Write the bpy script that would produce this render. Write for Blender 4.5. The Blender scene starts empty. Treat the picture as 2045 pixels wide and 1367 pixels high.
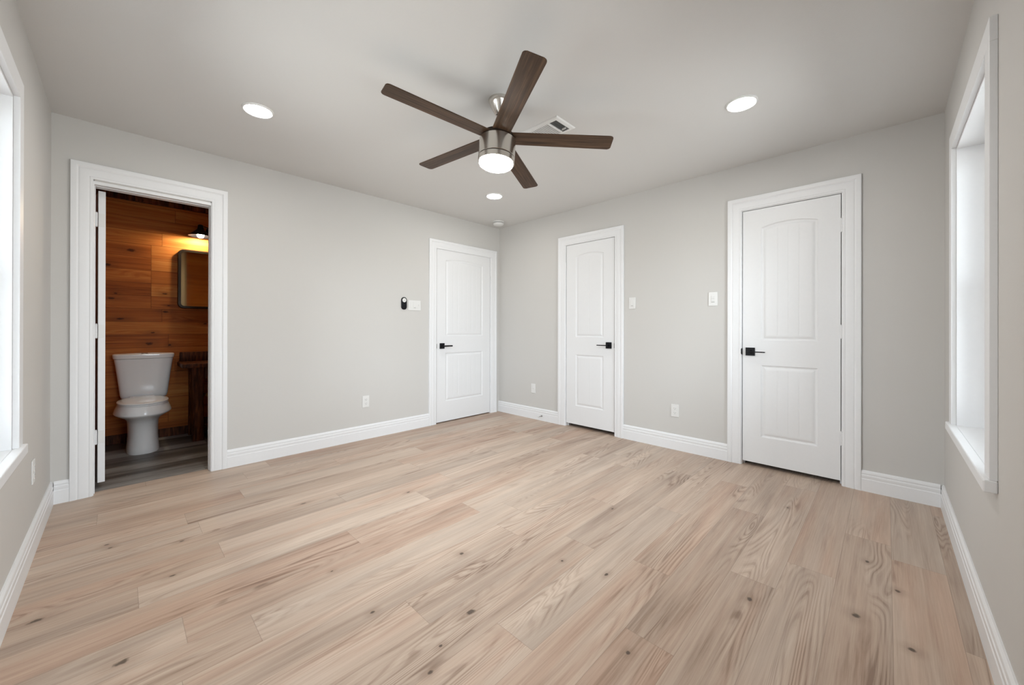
import bpy, bmesh, math, random
from mathutils import Vector, Matrix, Quaternion

random.seed(7)
SC = bpy.context.scene
COL = SC.collection
PI = math.pi

# ------------------------------------------------------------------ dimensions
W, L, H = 3.8587, 3.9744, 2.44        # bedroom: x from -W to 0, y from -L to 0
T = 0.115                              # partition thickness
TE = 0.15                              # outer wall thickness
BY = 1.53                              # back wall of the bathroom

# ------------------------------------------------------------------ camera
cam_d = bpy.data.cameras.new('camera')
cam = bpy.data.objects.new('camera', cam_d)
COL.objects.link(cam)
YAW, PITCH, ROLL, FPX = 0.7737, 0.0013, 0.0021, 765.76
fw = Vector((math.cos(PITCH) * math.cos(YAW), math.cos(PITCH) * math.sin(YAW), math.sin(PITCH)))
rt = Vector((math.sin(YAW), -math.cos(YAW), 0))
up = rt.cross(fw)
r2 = rt * math.cos(ROLL) + up * math.sin(ROLL)
u2 = -rt * math.sin(ROLL) + up * math.cos(ROLL)
M = Matrix((r2, u2, -fw)).transposed().to_4x4()
M.translation = Vector((-3.5590, -3.7190, 1.0963))
cam.matrix_world = M
cam_d.sensor_fit = 'HORIZONTAL'
cam_d.sensor_width = 36.0
cam_d.lens = FPX / 2045 * 36.0
cam_d.shift_y = -27.497 / 2045
cam_d.clip_start = 0.02
SC.camera = cam

# ------------------------------------------------------------------ view, world, daylight
SC.view_settings.view_transform = 'Standard'
SC.view_settings.look = 'None'
SC.view_settings.gamma = 1.0
SC.view_settings.use_curve_mapping = False
SC.view_settings.exposure = 0.05
SKY_STRENGTH = 14.0
GROUND_STRENGTH = 10.0
LAMP = 110.0            # recessed lights
FAN_LAMP = 95.0        # fan light
wd = bpy.data.worlds.new('world')
SC.world = wd
wd.use_nodes = True
bg = wd.node_tree.nodes['Background']
# hazy bright sky above the horizon, pale sunlit ground below it
_nt = wd.node_tree
_tc = _nt.nodes.new('ShaderNodeTexCoord')
_sx = _nt.nodes.new('ShaderNodeSeparateXYZ')
_mr = _nt.nodes.new('ShaderNodeMapRange'); _mr.interpolation_type = 'SMOOTHSTEP'
_mr.inputs['From Min'].default_value = -0.03; _mr.inputs['From Max'].default_value = 0.05
_mx = _nt.nodes.new('ShaderNodeMix'); _mx.data_type = 'RGBA'
_mx.inputs[6].default_value = (0.96 * GROUND_STRENGTH, 0.975 * GROUND_STRENGTH, 0.99 * GROUND_STRENGTH, 1)
_mx.inputs[7].default_value = (0.88 * SKY_STRENGTH, 0.95 * SKY_STRENGTH, 1.04 * SKY_STRENGTH, 1)
_nt.links.new(_tc.outputs['Generated'], _sx.inputs[0])
_nt.links.new(_sx.outputs[2], _mr.inputs['Value'])
_nt.links.new(_mr.outputs[0], _mx.inputs[0])
_nt.links.new(_mx.outputs[2], bg.inputs['Color'])
bg.inputs['Strength'].default_value = 1.0

WIN_Z0, WIN_Z1 = 0.612, 2.03          # window opening heights
WL_Y0, WL_Y1 = -2.25, -1.215         # window_1 opening on the left wall (y)
WR_X0, WR_X1 = -1.515, -0.567         # window_2 opening on the right wall (x)
WN_X0, WN_X1 = -3.36, -2.42           # added_window, invented beside the camera to add fill daylight

def portal(name, loc, rot, sx, sy):
    l = bpy.data.lights.new(name, 'AREA')
    l.shape = 'RECTANGLE'; l.size = sx; l.size_y = sy
    l.cycles.is_portal = True
    o = bpy.data.objects.new(name, l)
    COL.objects.link(o)
    o.location = loc; o.rotation_euler = rot
    return o
portal('daylight_portal', (-W - 0.145, (WL_Y0 + WL_Y1) / 2, (WIN_Z0 + WIN_Z1) / 2), (0, -PI / 2, 0), WIN_Z1 - WIN_Z0, WL_Y1 - WL_Y0)
portal('daylight_portal', ((WR_X0 + WR_X1) / 2, -L - 0.145, (WIN_Z0 + WIN_Z1) / 2), (PI / 2, 0, 0), WR_X1 - WR_X0, WIN_Z1 - WIN_Z0)

portal('daylight_portal', ((WN_X0 + WN_X1) / 2, -L - 0.145, (WIN_Z0 + WIN_Z1) / 2), (PI / 2, 0, 0), WN_X1 - WN_X0, WIN_Z1 - WIN_Z0)  # daylight sampling for the invented window

# ------------------------------------------------------------------ helpers
def srgb(r, g, b):
    f = lambda c: (c / 255 / 12.92) if c <= 10 else ((c / 255 + 0.055) / 1.055) ** 2.4
    return (f(r), f(g), f(b), 1)

def new_mat(name):
    m = bpy.data.materials.new(name)
    m.use_nodes = True
    nt = m.node_tree
    return m, nt, nt.nodes['Principled BSDF']

def simple(name, col, rough=0.5, metal=0.0, spec=0.5, bump=0.0, bump_scale=60.0):
    """plain surface: a faint noise in colour and roughness keeps it procedural"""
    m, nt, b = new_mat(name)
    b.inputs['Roughness'].default_value = rough
    b.inputs['Metallic'].default_value = metal
    b.inputs['Specular IOR Level'].default_value = spec
    tc = nt.nodes.new('ShaderNodeTexCoord')
    n = nt.nodes.new('ShaderNodeTexNoise')
    n.inputs['Scale'].default_value = bump_scale
    n.inputs['Detail'].default_value = 3
    nt.links.new(tc.outputs['Object'], n.inputs['Vector'])
    mx = nt.nodes.new('ShaderNodeMix'); mx.data_type = 'RGBA'
    mx.inputs[6].default_value = tuple(c * 0.985 for c in col[:3]) + (1,)
    mx.inputs[7].default_value = tuple(min(1, c * 1.015) for c in col[:3]) + (1,)
    nt.links.new(n.outputs['Fac'], mx.inputs[0])
    nt.links.new(mx.outputs[2], b.inputs['Base Color'])
    if bump:
        bp = nt.nodes.new('ShaderNodeBump')
        bp.inputs['Strength'].default_value = bump
        bp.inputs['Distance'].default_value = 0.002
        nt.links.new(n.outputs['Fac'], bp.inputs['Height'])
        nt.links.new(bp.outputs['Normal'], b.inputs['Normal'])
    return m

def emitter(name, col, strength):
    m, nt, b = new_mat(name)
    b.inputs['Base Color'].default_value = (0.9, 0.9, 0.9, 1)
    b.inputs['Emission Color'].default_value = col
    b.inputs['Emission Strength'].default_value = strength
    return m

class N:
    """small node-graph writer"""
    def __init__(s, nt): s.nt = nt
    def node(s, t, **kw):
        n = s.nt.nodes.new(t)
        for k, v in kw.items(): setattr(n, k, v)
        return n
    def put(s, sock, v):
        if isinstance(v, bpy.types.NodeSocket): s.nt.links.new(v, sock)
        elif v is not None: sock.default_value = v
    def math(s, op, a, b=None, c=None, clamp=False):
        n = s.node('ShaderNodeMath', operation=op, use_clamp=clamp)
        s.put(n.inputs[0], a); s.put(n.inputs[1], b)
        if c is not None: s.put(n.inputs[2], c)
        return n.outputs[0]
    def comb(s, x, y, z):
        n = s.node('ShaderNodeCombineXYZ')
        for i, v in enumerate((x, y, z)): s.put(n.inputs[i], v)
        return n.outputs[0]
    def sep(s, v):
        n = s.node('ShaderNodeSeparateXYZ'); s.put(n.inputs[0], v); return n.outputs
    def noise(s, v, scale=1.0, detail=2.0, rough=0.5, dist=0.0):
        n = s.node('ShaderNodeTexNoise')
        s.put(n.inputs['Vector'], v); n.inputs['Scale'].default_value = scale
        n.inputs['Detail'].default_value = detail; n.inputs['Roughness'].default_value = rough
        n.inputs['Distortion'].default_value = dist
        return n.outputs['Fac']
    def smooth(s, v, a, b, lo=0.0, hi=1.0):
        n = s.node('ShaderNodeMapRange', interpolation_type='SMOOTHSTEP')
        s.put(n.inputs['Value'], v)
        for k, x in zip(('From Min', 'From Max', 'To Min', 'To Max'), (a, b, lo, hi)): n.inputs[k].default_value = x
        return n.outputs['Result']
    def mix(s, f, a, b, mode='MIX'):
        n = s.node('ShaderNodeMix', data_type='RGBA', blend_type=mode)
        s.put(n.inputs[0], f); s.put(n.inputs[6], a); s.put(n.inputs[7], b)
        return n.outputs[2]
    def ramp(s, f, stops):
        n = s.node('ShaderNodeValToRGB')
        e = n.color_ramp.elements
        while len(e) < len(stops): e.new(0.5)
        for q, (p, c) in zip(e, stops): q.position = p; q.color = c
        s.put(n.inputs[0], f)
        return n.outputs[0]

# -- meshes
def obj(name, bm, mat=None, parent=None, smooth=False, loc=None):
    me = bpy.data.meshes.new(name)
    bm.normal_update()
    bm.to_mesh(me); bm.free()
    if mat: me.materials.append(mat)
    if smooth:
        for p in me.polygons: p.use_smooth = True
        me.set_sharp_from_angle(angle=math.radians(38 if smooth is True else smooth))
    o = bpy.data.objects.new(name, me)
    COL.objects.link(o)
    if parent: o.parent = parent
    if loc: o.location = loc
    return o

def thing(name, label, cat, loc=(0, 0, 0), group=None):
    o = bpy.data.objects.new(name, None)
    o.empty_display_size = 0.05
    COL.objects.link(o)
    o.location = loc
    tag(o, label, cat, group)
    return o

def tag(o, label, cat, group=None):
    o['label'] = label; o['category'] = cat
    if group: o['group'] = group
    return o

def struct(o, label=None, cat=None):
    o['kind'] = 'structure'
    if label: o['label'] = label
    if cat: o['category'] = cat
    return o

def root_struct(name, label, cat, loc=(0, 0, 0)):
    o = bpy.data.objects.new(name, None)
    COL.objects.link(o); o.location = loc
    return struct(o, label, cat)

def box(bm, x0, x1, y0, y1, z0, z1, bevel=0.0, seg=2):
    vs = [bm.verts.new((x, y, z)) for x in (x0, x1) for y in (y0, y1) for z in (z0, z1)]
    idx = ((0, 1, 3, 2), (4, 6, 7, 5), (0, 4, 5, 1), (2, 3, 7, 6), (0, 2, 6, 4), (1, 5, 7, 3))
    fs = [bm.faces.new([vs[i] for i in f]) for f in idx]
    if bevel:
        es = list({e for f in fs for e in f.edges})
        bmesh.ops.bevel(bm, geom=es, offset=bevel, segments=seg, profile=0.5, affect='EDGES')
    return vs

def bx(*a, **k):
    bm = bmesh.new(); box(bm, *a, **k); return bm

def lathe(bm, prof, seg=48, cx=0, cy=0, cz=0):
    """prof: list of (r, z); closed to the axis when r == 0"""
    rings = []
    for r, z in prof:
        if r < 1e-6: rings.append([bm.verts.new((cx, cy, cz + z))])
        else: rings.append([bm.verts.new((cx + r * math.cos(2 * PI * i / seg), cy + r * math.sin(2 * PI * i / seg), cz + z)) for i in range(seg)])
    for a, b in zip(rings, rings[1:]):
        for i in range(seg):
            j = (i + 1) % seg
            q = [a[i % len(a)], a[j % len(a)], b[j % len(b)], b[i % len(b)]]
            u = []
            for v in q:
                if v not in u: u.append(v)
            if len(u) > 2: bm.faces.new(u)
    bmesh.ops.recalc_face_normals(bm, faces=bm.faces[:])
    return bm

def tube(bm, pts, r, seg=12, cap=True):
    pts = [Vector(p) for p in pts]
    rings = []
    ref = None
    for i, p in enumerate(pts):
        d = (pts[min(i + 1, len(pts) - 1)] - pts[max(i - 1, 0)]).normalized()
        if ref is None or abs(ref.dot(d)) > 0.99: ref = Vector((0, 0, 1)) if abs(d.z) < 0.9 else Vector((1, 0, 0))
        a = d.cross(ref).normalized(); b = d.cross(a).normalized()
        rr = r[i] if isinstance(r, (list, tuple)) else r
        rings.append([bm.verts.new(p + a * rr * math.cos(2 * PI * k / seg) + b * rr * math.sin(2 * PI * k / seg)) for k in range(seg)])
    for a, b in zip(rings, rings[1:]):
        for k in range(seg):
            bm.faces.new([a[k], a[(k + 1) % seg], b[(k + 1) % seg], b[k]])
    if cap:
        bm.faces.new(rings[0]); bm.faces.new(rings[-1])
    bmesh.ops.recalc_face_normals(bm, faces=bm.faces[:])
    return bm

def loft(bm, rings, cap_bottom=True, cap_top=True):
    vr = [[bm.verts.new(p) for p in r] for r in rings]
    n = len(vr[0])
    for a, b in zip(vr, vr[1:]):
        for i in range(n):
            j = (i + 1) % n
            bm.faces.new([a[i], a[j], b[j], b[i]])
    if cap_bottom: bm.faces.new(vr[0][::-1])
    if cap_top: bm.faces.new(vr[-1])
    bmesh.ops.recalc_face_normals(bm, faces=bm.faces[:])
    return bm

def superell(cx, cy, z, hx, hy, e=2.0, n=48, hy_back=None):
    out = []
    for i in range(n):
        a = 2 * PI * i / n
        c, s = math.cos(a), math.sin(a)
        x = hx * math.copysign(abs(c) ** (2 / e), c)
        h = hy if s < 0 or hy_back is None else hy_back
        y = h * math.copysign(abs(s) ** (2 / e), s)
        out.append((cx + x, cy + y, z))
    return out

def round_rect(x0, x1, z0, z1, r, seg=8):
    out = []
    for cx, cz, a0 in ((x1 - r, z1 - r, 0), (x0 + r, z1 - r, PI / 2), (x0 + r, z0 + r, PI), (x1 - r, z0 + r, 1.5 * PI)):
        for k in range(seg + 1):
            a = a0 + PI / 2 * k / seg
            out.append((cx + r * math.cos(a), cz + r * math.sin(a)))
    return out

def sweep(bm, path, prof, place):
    """profile (across, out) swept along a mitred path in the (a, z) plane; place(a, z, out) -> xyz.
    'across' runs to the left of the direction of travel."""
    n = len(path)
    rings = []
    for i, p in enumerate(path):
        d0 = (Vector(p) - Vector(path[i - 1])).normalized() if i else None
        d1 = (Vector(path[i + 1]) - Vector(p)).normalized() if i < n - 1 else None
        if d0 is None: m = Vector((-d1.y, d1.x))
        elif d1 is None: m = Vector((-d0.y, d0.x))
        else:
            n0, n1 = Vector((-d0.y, d0.x)), Vector((-d1.y, d1.x))
            m = (n0 + n1) / (1 + n0.dot(n1))
        rings.append([bm.verts.new(place(p[0] + m.x * w, p[1] + m.y * w, t)) for w, t in prof])
    k = len(prof)
    for a, b in zip(rings, rings[1:]):
        for i in range(k - 1):
            bm.faces.new([a[i], a[i + 1], b[i + 1], b[i]])
        bm.faces.new([a[k - 1], a[0], b[0], b[k - 1]])
    bm.faces.new(rings[0]); bm.faces.new(rings[-1])
    bmesh.ops.recalc_face_normals(bm, faces=bm.faces[:])
    return bm

def holed_wall(axis, face, back, a0, a1, z0, z1, holes):
    """a wall slab with rectangular openings; axis 'x' (plane x = const, runs in y) or 'y'"""
    bm = bmesh.new()
    A = sorted({a0, a1, *[h[0] for h in holes], *[h[1] for h in holes]})
    Z = sorted({z0, z1, *[h[2] for h in holes], *[h[3] for h in holes]})
    A = [a for a in A if a0 <= a <= a1]; Z = [z for z in Z if z0 <= z <= z1]
    def solid(i, j):
        if i < 0 or j < 0 or i >= len(A) - 1 or j >= len(Z) - 1: return False
        am, zm = (A[i] + A[i + 1]) / 2, (Z[j] + Z[j + 1]) / 2
        return not any(h[0] < am < h[1] and h[2] < zm < h[3] for h in holes)
    pt = (lambda d, a, z: (d, a, z)) if axis == 'x' else (lambda d, a, z: (a, d, z))
    cache = {}
    def v(d, a, z):
        k = (d, a, z)
        if k not in cache: cache[k] = bm.verts.new(pt(d, a, z))
        return cache[k]
    for i in range(len(A) - 1):
        for j in range(len(Z) - 1):
            if not solid(i, j): continue
            p, q, r, s = A[i], A[i + 1], Z[j], Z[j + 1]
            for d in (face, back): bm.faces.new([v(d, p, r), v(d, q, r), v(d, q, s), v(d, p, s)])
            for (di, dj, e) in ((-1, 0, ((p, r), (p, s))), (1, 0, ((q, r), (q, s))), (0, -1, ((p, r), (q, r))), (0, 1, ((p, s), (q, s)))):
                if not solid(i + di, j + dj):
                    (m, n_), (o_, w_) = e
                    bm.faces.new([v(face, m, n_), v(face, o_, w_), v(back, o_, w_), v(back, m, n_)])
    bmesh.ops.recalc_face_normals(bm, faces=bm.faces[:])
    return bm

# ------------------------------------------------------------------ materials
def paint(name, col, bump=0.12):
    m, nt, b = new_mat(name)
    g = N(nt)
    tc = g.node('ShaderNodeTexCoord').outputs['Object']
    n = g.noise(tc, 170, 3, 0.55)
    big = g.noise(tc, 1.6, 2)
    c = g.mix(big, tuple(x * 0.985 for x in col[:3]) + (1,), tuple(x * 1.01 for x in col[:3]) + (1,))
    nt.links.new(c, b.inputs['Base Color'])
    b.inputs['Roughness'].default_value = 0.7
    b.inputs['Specular IOR Level'].default_value = 0.25
    bp = g.node('ShaderNodeBump')
    bp.inputs['Strength'].default_value = bump; bp.inputs['Distance'].default_value = 0.002
    nt.links.new(n, bp.inputs['Height']); nt.links.new(bp.outputs[0], b.inputs['Normal'])
    return m

M_WALL = paint('greige_wall_paint', (0.595, 0.580, 0.558, 1))
M_CEIL = paint('ceiling_paint', (0.665, 0.655, 0.640, 1), 0.2)
M_TRIM = simple('white_trim_paint', (0.80, 0.803, 0.813, 1), 0.4)
M_DOOR = simple('white_door_paint', (0.785, 0.788, 0.796, 1), 0.42)
M_PLASTIC = simple('white_plastic', (0.74, 0.735, 0.72, 1), 0.38)
M_SLOT = simple('dark_slot', (0.26, 0.255, 0.245, 1), 0.6)
M_BLACK = simple('black_metal', (0.006, 0.006, 0.008, 1), 0.45, 0.0, 0.18)
M_STEEL = simple('dull_steel', (0.42, 0.42, 0.42, 1), 0.35, 1.0)
M_VENTDARK = simple('vent_shade_plate', (0.20, 0.20, 0.197, 1), 0.8)
M_PORC = simple('white_porcelain', (0.80, 0.81, 0.82, 1), 0.12)
M_BRONZE = simple('dark_bronze', (0.022, 0.015, 0.010, 1), 0.35, 0.6)
M_BRASS = simple('old_brass', (0.45, 0.28, 0.10, 1), 0.35, 1.0)
M_DIM = simple('plain_drywall', (0.30, 0.29, 0.28, 1), 0.9)

def mk_nickel():
    m, nt, b = new_mat('brushed_nickel')
    g = N(nt)
    x, y, z = g.sep(g.node('ShaderNodeTexCoord').outputs['Object'])
    n = g.noise(g.comb(g.math('MULTIPLY', x, 8), g.math('MULTIPLY', y, 8), g.math('MULTIPLY', z, 3000)), 1.0, 1)
    nt.links.new(g.mix(n, (0.63, 0.60, 0.555, 1), (0.68, 0.65, 0.605, 1)), b.inputs['Base Color'])
    b.inputs['Metallic'].default_value = 1.0
    b.inputs['Roughness'].default_value = 0.2
    b.inputs['Anisotropic'].default_value = 0.7
    return m
M_NICKEL = mk_nickel()

def mk_blade():
    m, nt, b = new_mat('walnut_blade')
    g = N(nt)
    uv = g.node('ShaderNodeUVMap', uv_map='UVMap').outputs[0]
    u, v, _ = g.sep(uv)
    fine = g.noise(g.comb(g.math('MULTIPLY', u, 7), g.math('MULTIPLY', v, 420), 0.0), 1.0, 3, 0.6)
    wide = g.noise(g.comb(g.math('MULTIPLY', u, 2.2), g.math('MULTIPLY', v, 60), 3.0), 1.0, 2, 0.5, 0.4)
    f = g.math('ADD', g.math('MULTIPLY', fine, 0.55), g.math('MULTIPLY', wide, 0.45))
    c = g.ramp(f, [(0.32, (0.020, 0.0105, 0.0055, 1)), (0.5, (0.054, 0.029, 0.016, 1)), (0.66, (0.122, 0.070, 0.039, 1))])
    nt.links.new(c, b.inputs['Base Color'])
    b.inputs['Roughness'].default_value = 0.45
    b.inputs['Specular IOR Level'].default_value = 0.28
    return m
M_BLADE = mk_blade()

# measured knots of the plank floor (x, y, length, width)
KNOTS = [(-2.606, -2.567, .022, .015), (-2.872, -2.296, .012, .009), (-2.032, -2.822, .014, .009), (-2.863, -2.677, .012, .009),
         (-2.779, -2.615, .010, .007), (-1.083, -3.654, .014, .010), (-1.272, -3.753, .013, .012), (-1.656, -3.783, .013, .014),
         (-1.579, -3.635, .018, .018), (-1.763, -3.322, .018, .014), (-0.676, -3.283, .010, .008), (-3.393, -1.452, .016, .008),
         (-3.600, -0.892, .012, .008), (-3.587, -0.943, .012, .008), (-3.775, -1.439, .026, .014), (-3.552, -1.922, .024, .016),
         (-2.351, -3.092, .010, .010), (-3.332, -1.119, .014, .008), (-2.388, -2.235, .014, .014), (-2.884, -1.924, .008, .006),
         (-2.09, -2.62, .008, .007), (-1.45, -2.52, .012, .008), (-2.75, -1.1, .02, .009), (-2.2, -1.42, .016, .009)]

# knots of the cedar wall behind the toilet (x, z, length, height)
CEDAR_KNOTS = [(-3.238, 1.448, 0.024, 0.012), (-3.21, 1.329, 0.016, 0.008), (-3.233, 1.265, 0.028000000000000004, 0.016), (-3.556, 1.188, 0.032, 0.012), (-3.329, 1.054, 0.024, 0.01), (-3.614, 1.381, 0.032, 0.011), (-3.481, 1.854, 0.04000000000000001, 0.02), (-3.352, 0.945, 0.032, 0.02), (-2.914, 1.148, 0.020000000000000004, 0.01), (-3.199, 0.929, 0.016, 0.014), (-3.639, 1.696, 0.028000000000000004, 0.018), (-3.585, 1.43, 0.016, 0.008)]

def wood_planks(name, stops, seam_col, w, ln, knots=(), random_knots=0.5, rough=0.42, ring=0.5, seam_w=0.0012, grey=None, spec=0.28, fine_amt=0.5, tone_amt=0.15, pink=None, seam_amt=0.45, wall=False):
    """planks with a 'plank' UV (metres inside the plank) and a 'tone' colour attribute (tone, hue, seed)"""
    m, nt, b = new_mat(name)
    g = N(nt)
    u, v, _ = g.sep(g.node('ShaderNodeUVMap', uv_map='plank').outputs[0])
    tone, hue, seed = g.sep(g.node('ShaderNodeAttribute', attribute_name='tone').outputs['Vector'])
    s = g.math('MULTIPLY', seed, 57.0)
    # broad figure: contour lines of a stretched noise give cathedral grain
    f = g.noise(g.comb(g.math('MULTIPLY', u, 0.62), g.math('MULTIPLY', v, 6.0), s), 1.0, 2.0, 0.40, 0.6)
    rings = g.math('SINE', g.math('MULTIPLY', f, 170.0))
    dark = g.smooth(rings, 0.25, 1.0)
    pale = g.smooth(rings, -1.0, -0.35, 1, 0)
    mask = g.smooth(g.noise(g.comb(g.math('MULTIPLY', u, 1.1), g.math('MULTIPLY', v, 6), g.math('ADD', s, 9.0)), 1.0, 2), 0.44, 0.66)
    rings = g.math('MULTIPLY', g.math('SUBTRACT', dark, g.math('MULTIPLY', pale, 0.6)), g.math('MULTIPLY', mask, ring))
    streak = g.noise(g.comb(g.math('MULTIPLY', u, 1.3), g.math('MULTIPLY', v, 38), g.math('ADD', s, 3.0)), 1.0, 5.0, 0.66, 0.25)
    fine = g.noise(g.comb(g.math('MULTIPLY', u, 5), g.math('MULTIPLY', v, 210), s), 1.0, 4.0, 0.65)
    cloud = g.noise(g.comb(g.math('MULTIPLY', u, 1.5), g.math('MULTIPLY', v, 9), g.math('ADD', s, 5.0)), 1.0, 2.0)
    t = g.math('ADD', g.math('MULTIPLY', tone, tone_amt), g.math('MULTIPLY', streak, 0.50))
    t = g.math('ADD', t, g.math('MULTIPLY', cloud, 0.50 - tone_amt))
    t = g.math('ADD', t, g.math('MULTIPLY', g.math('SUBTRACT', fine, 0.5), 0.20 * fine_amt))
    t = g.math('SUBTRACT', t, g.math('MULTIPLY', rings, 0.20))
    c = g.ramp(t, stops)
    if grey:
        gm = g.noise(g.comb(g.math('MULTIPLY', u, 0.9), g.math('MULTIPLY', v, 10), g.math('ADD', s, 17.0)), 1.0, 3.0, 0.55)
        gm = g.math('ADD', g.math('MULTIPLY', hue, 0.25), g.math('MULTIPLY', gm, 0.75))
        c = g.mix(g.math('MULTIPLY', g.smooth(gm, 0.46, 0.70), grey[1]), c, grey[0], 'MULTIPLY')
    if pink:
        pm = g.noise(g.comb(g.math('MULTIPLY', u, 1.1), g.math('MULTIPLY', v, 12), g.math('ADD', s, 29.0)), 1.0, 3.0, 0.55)
        pm = g.math('ADD', g.math('MULTIPLY', g.math('SUBTRACT', 1.0, hue), 0.25), g.math('MULTIPLY', pm, 0.75))
        c = g.mix(g.math('MULTIPLY', g.smooth(pm, 0.46, 0.72), pink[1]), c, pink[0], 'MULTIPLY')
    kn = None
    if random_knots:
        vo = g.node('ShaderNodeTexVoronoi', feature='F1')
        vo.inputs['Scale'].default_value = 1.0
        nt.links.new(g.comb(g.math('MULTIPLY', u, 2.1), g.math('MULTIPLY', v, 6.0), s), vo.inputs['Vector'])
        kk = g.smooth(vo.outputs['Distance'], 0.03, 0.085, 1, 0)
        halo = g.smooth(vo.outputs['Distance'], 0.05, 0.30, 1, 0)
        on = g.math('GREATER_THAN', g.sep(vo.outputs['Color'])[0], 1 - random_knots)
        kn = g.math('MULTIPLY', kk, on)
        c = g.mix(g.math('MULTIPLY', g.math('MULTIPLY', halo, on), 0.35), c, tuple(x * 0.55 for x in seam_col[:3]) + (1,))
    if knots:
        ox, oy, _z = g.sep(g.node('ShaderNodeTexCoord').outputs['Object'])
        if wall: oy = _z
        wob = g.math('MULTIPLY', g.math('SUBTRACT', g.noise(g.comb(ox, oy, 0.0), 60, 2), 0.5), 1.3)
        hal = None
        for (kx, ky, a, bb) in knots:
            d = g.math('ADD', g.math('POWER', g.math('DIVIDE', g.math('SUBTRACT', ox, kx), a * .8), 2.0),
                       g.math('POWER', g.math('DIVIDE', g.math('SUBTRACT', oy, ky), bb * .7), 2.0))
            d = g.math('ADD', g.math('SQRT', d), wob)
            k1 = g.smooth(d, 0.5, 1.3, 1, 0)
            h1 = g.smooth(d, 0.8, 5.5, 1, 0)
            kn = k1 if kn is None else g.math('MAXIMUM', kn, k1)
            hal = h1 if hal is None else g.math('MAXIMUM', hal, h1)
        c = g.mix(g.math('MULTIPLY', hal, 0.34), c, tuple(x * 1.5 for x in seam_col[:3]) + (1,))
    if kn is not None:
        c = g.mix(g.math('MULTIPLY', kn, 0.78), c, tuple(x * 0.22 for x in seam_col[:3]) + (1,))
    ev = g.math('MINIMUM', v, g.math('SUBTRACT', w, v))
    eu = g.math('MINIMUM', u, g.math('SUBTRACT', ln, u))
    seam = g.smooth(g.math('MINIMUM', ev, eu), 0.0004, 0.0004 + seam_w, 1, 0)
    c = g.mix(g.math('MULTIPLY', seam, seam_amt), c, seam_col)
    nt.links.new(c, b.inputs['Base Color'])
    nt.links.new(g.smooth(streak, 0.2, 0.8, rough - 0.06, rough + 0.08), b.inputs['Roughness'])
    b.inputs['Specular IOR Level'].default_value = spec
    bp = g.node('ShaderNodeBump')
    bp.inputs['Strength'].default_value = 0.25; bp.inputs['Distance'].default_value = 0.001
    nt.links.new(g.math('SUBTRACT', g.math('MULTIPLY', fine, 0.5), g.math('MULTIPLY', seam, 1.5)), bp.inputs['Height'])
    nt.links.new(bp.outputs[0], b.inputs['Normal'])
    return m

M_FLOOR = wood_planks('oak_plank_floor',
    [(0.24, (0.26, 0.178, 0.133, 1)), (0.39, (0.425, 0.316, 0.246, 1)), (0.52, (0.510, 0.396, 0.315, 1)), (0.66, (0.590, 0.473, 0.383, 1)), (0.80, (0.66, 0.555, 0.460, 1))],
    (0.16, 0.105, 0.075, 1), 0.176, 1.345, KNOTS, 0.0, 0.45, 0.68, 0.0010, ((0.84, 0.86, 0.88, 1), 0.8), fine_amt=1.5, pink=((0.94, 0.83, 0.785, 1), 0.75), seam_amt=0.38)
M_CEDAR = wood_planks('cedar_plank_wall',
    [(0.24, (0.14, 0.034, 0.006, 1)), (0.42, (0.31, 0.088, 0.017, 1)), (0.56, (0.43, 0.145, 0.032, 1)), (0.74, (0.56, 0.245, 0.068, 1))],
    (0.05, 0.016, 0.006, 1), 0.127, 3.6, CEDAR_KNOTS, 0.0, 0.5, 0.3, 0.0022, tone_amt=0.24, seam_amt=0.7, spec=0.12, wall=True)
M_BATHFLOOR = wood_planks('grey_plank_tile',
    [(0.34, (0.050, 0.043, 0.038, 1)), (0.45, (0.125, 0.116, 0.107, 1)), (0.54, (0.215, 0.206, 0.196, 1)), (0.66, (0.350, 0.340, 0.325, 1))],
    (0.07, 0.066, 0.06, 1), 0.152, 0.914, (), 0.0, 0.4, 0.2, 0.0022, tone_amt=0.3)

def mk_rustic():
    m, nt, b = new_mat('dark_rustic_wood')
    g = N(nt)
    x, y, z = g.sep(g.node('ShaderNodeTexCoord').outputs['Object'])
    f = g.noise(g.comb(g.math('MULTIPLY', x, 45), g.math('MULTIPLY', y, 45), g.math('MULTIPLY', z, 5)), 1.0, 4, 0.6, 0.4)
    c = g.ramp(f, [(0.3, (0.016, 0.005, 0.002, 1)), (0.5, (0.070, 0.020, 0.008, 1)), (0.7, (0.170, 0.055, 0.018, 1))])
    nt.links.new(c, b.inputs['Base Color'])
    b.inputs['Roughness'].default_value = 0.5
    b.inputs['Specular IOR Level'].default_value = 0.15
    bp = g.node('ShaderNodeBump'); bp.inputs['Strength'].default_value = 0.6; bp.inputs['Distance'].default_value = 0.004
    nt.links.new(f, bp.inputs['Height']); nt.links.new(bp.outputs[0], b.inputs['Normal'])
    return m
M_RUSTIC = mk_rustic()

def mk_mirror():
    m, nt, b = new_mat('mirror_glass')
    b.inputs['Base Color'].default_value = (0.62, 0.58, 0.42, 1)
    b.inputs['Metallic'].default_value = 1.0
    b.inputs['Roughness'].default_value = 0.06
    return m
M_MIRROR = mk_mirror()

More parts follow.
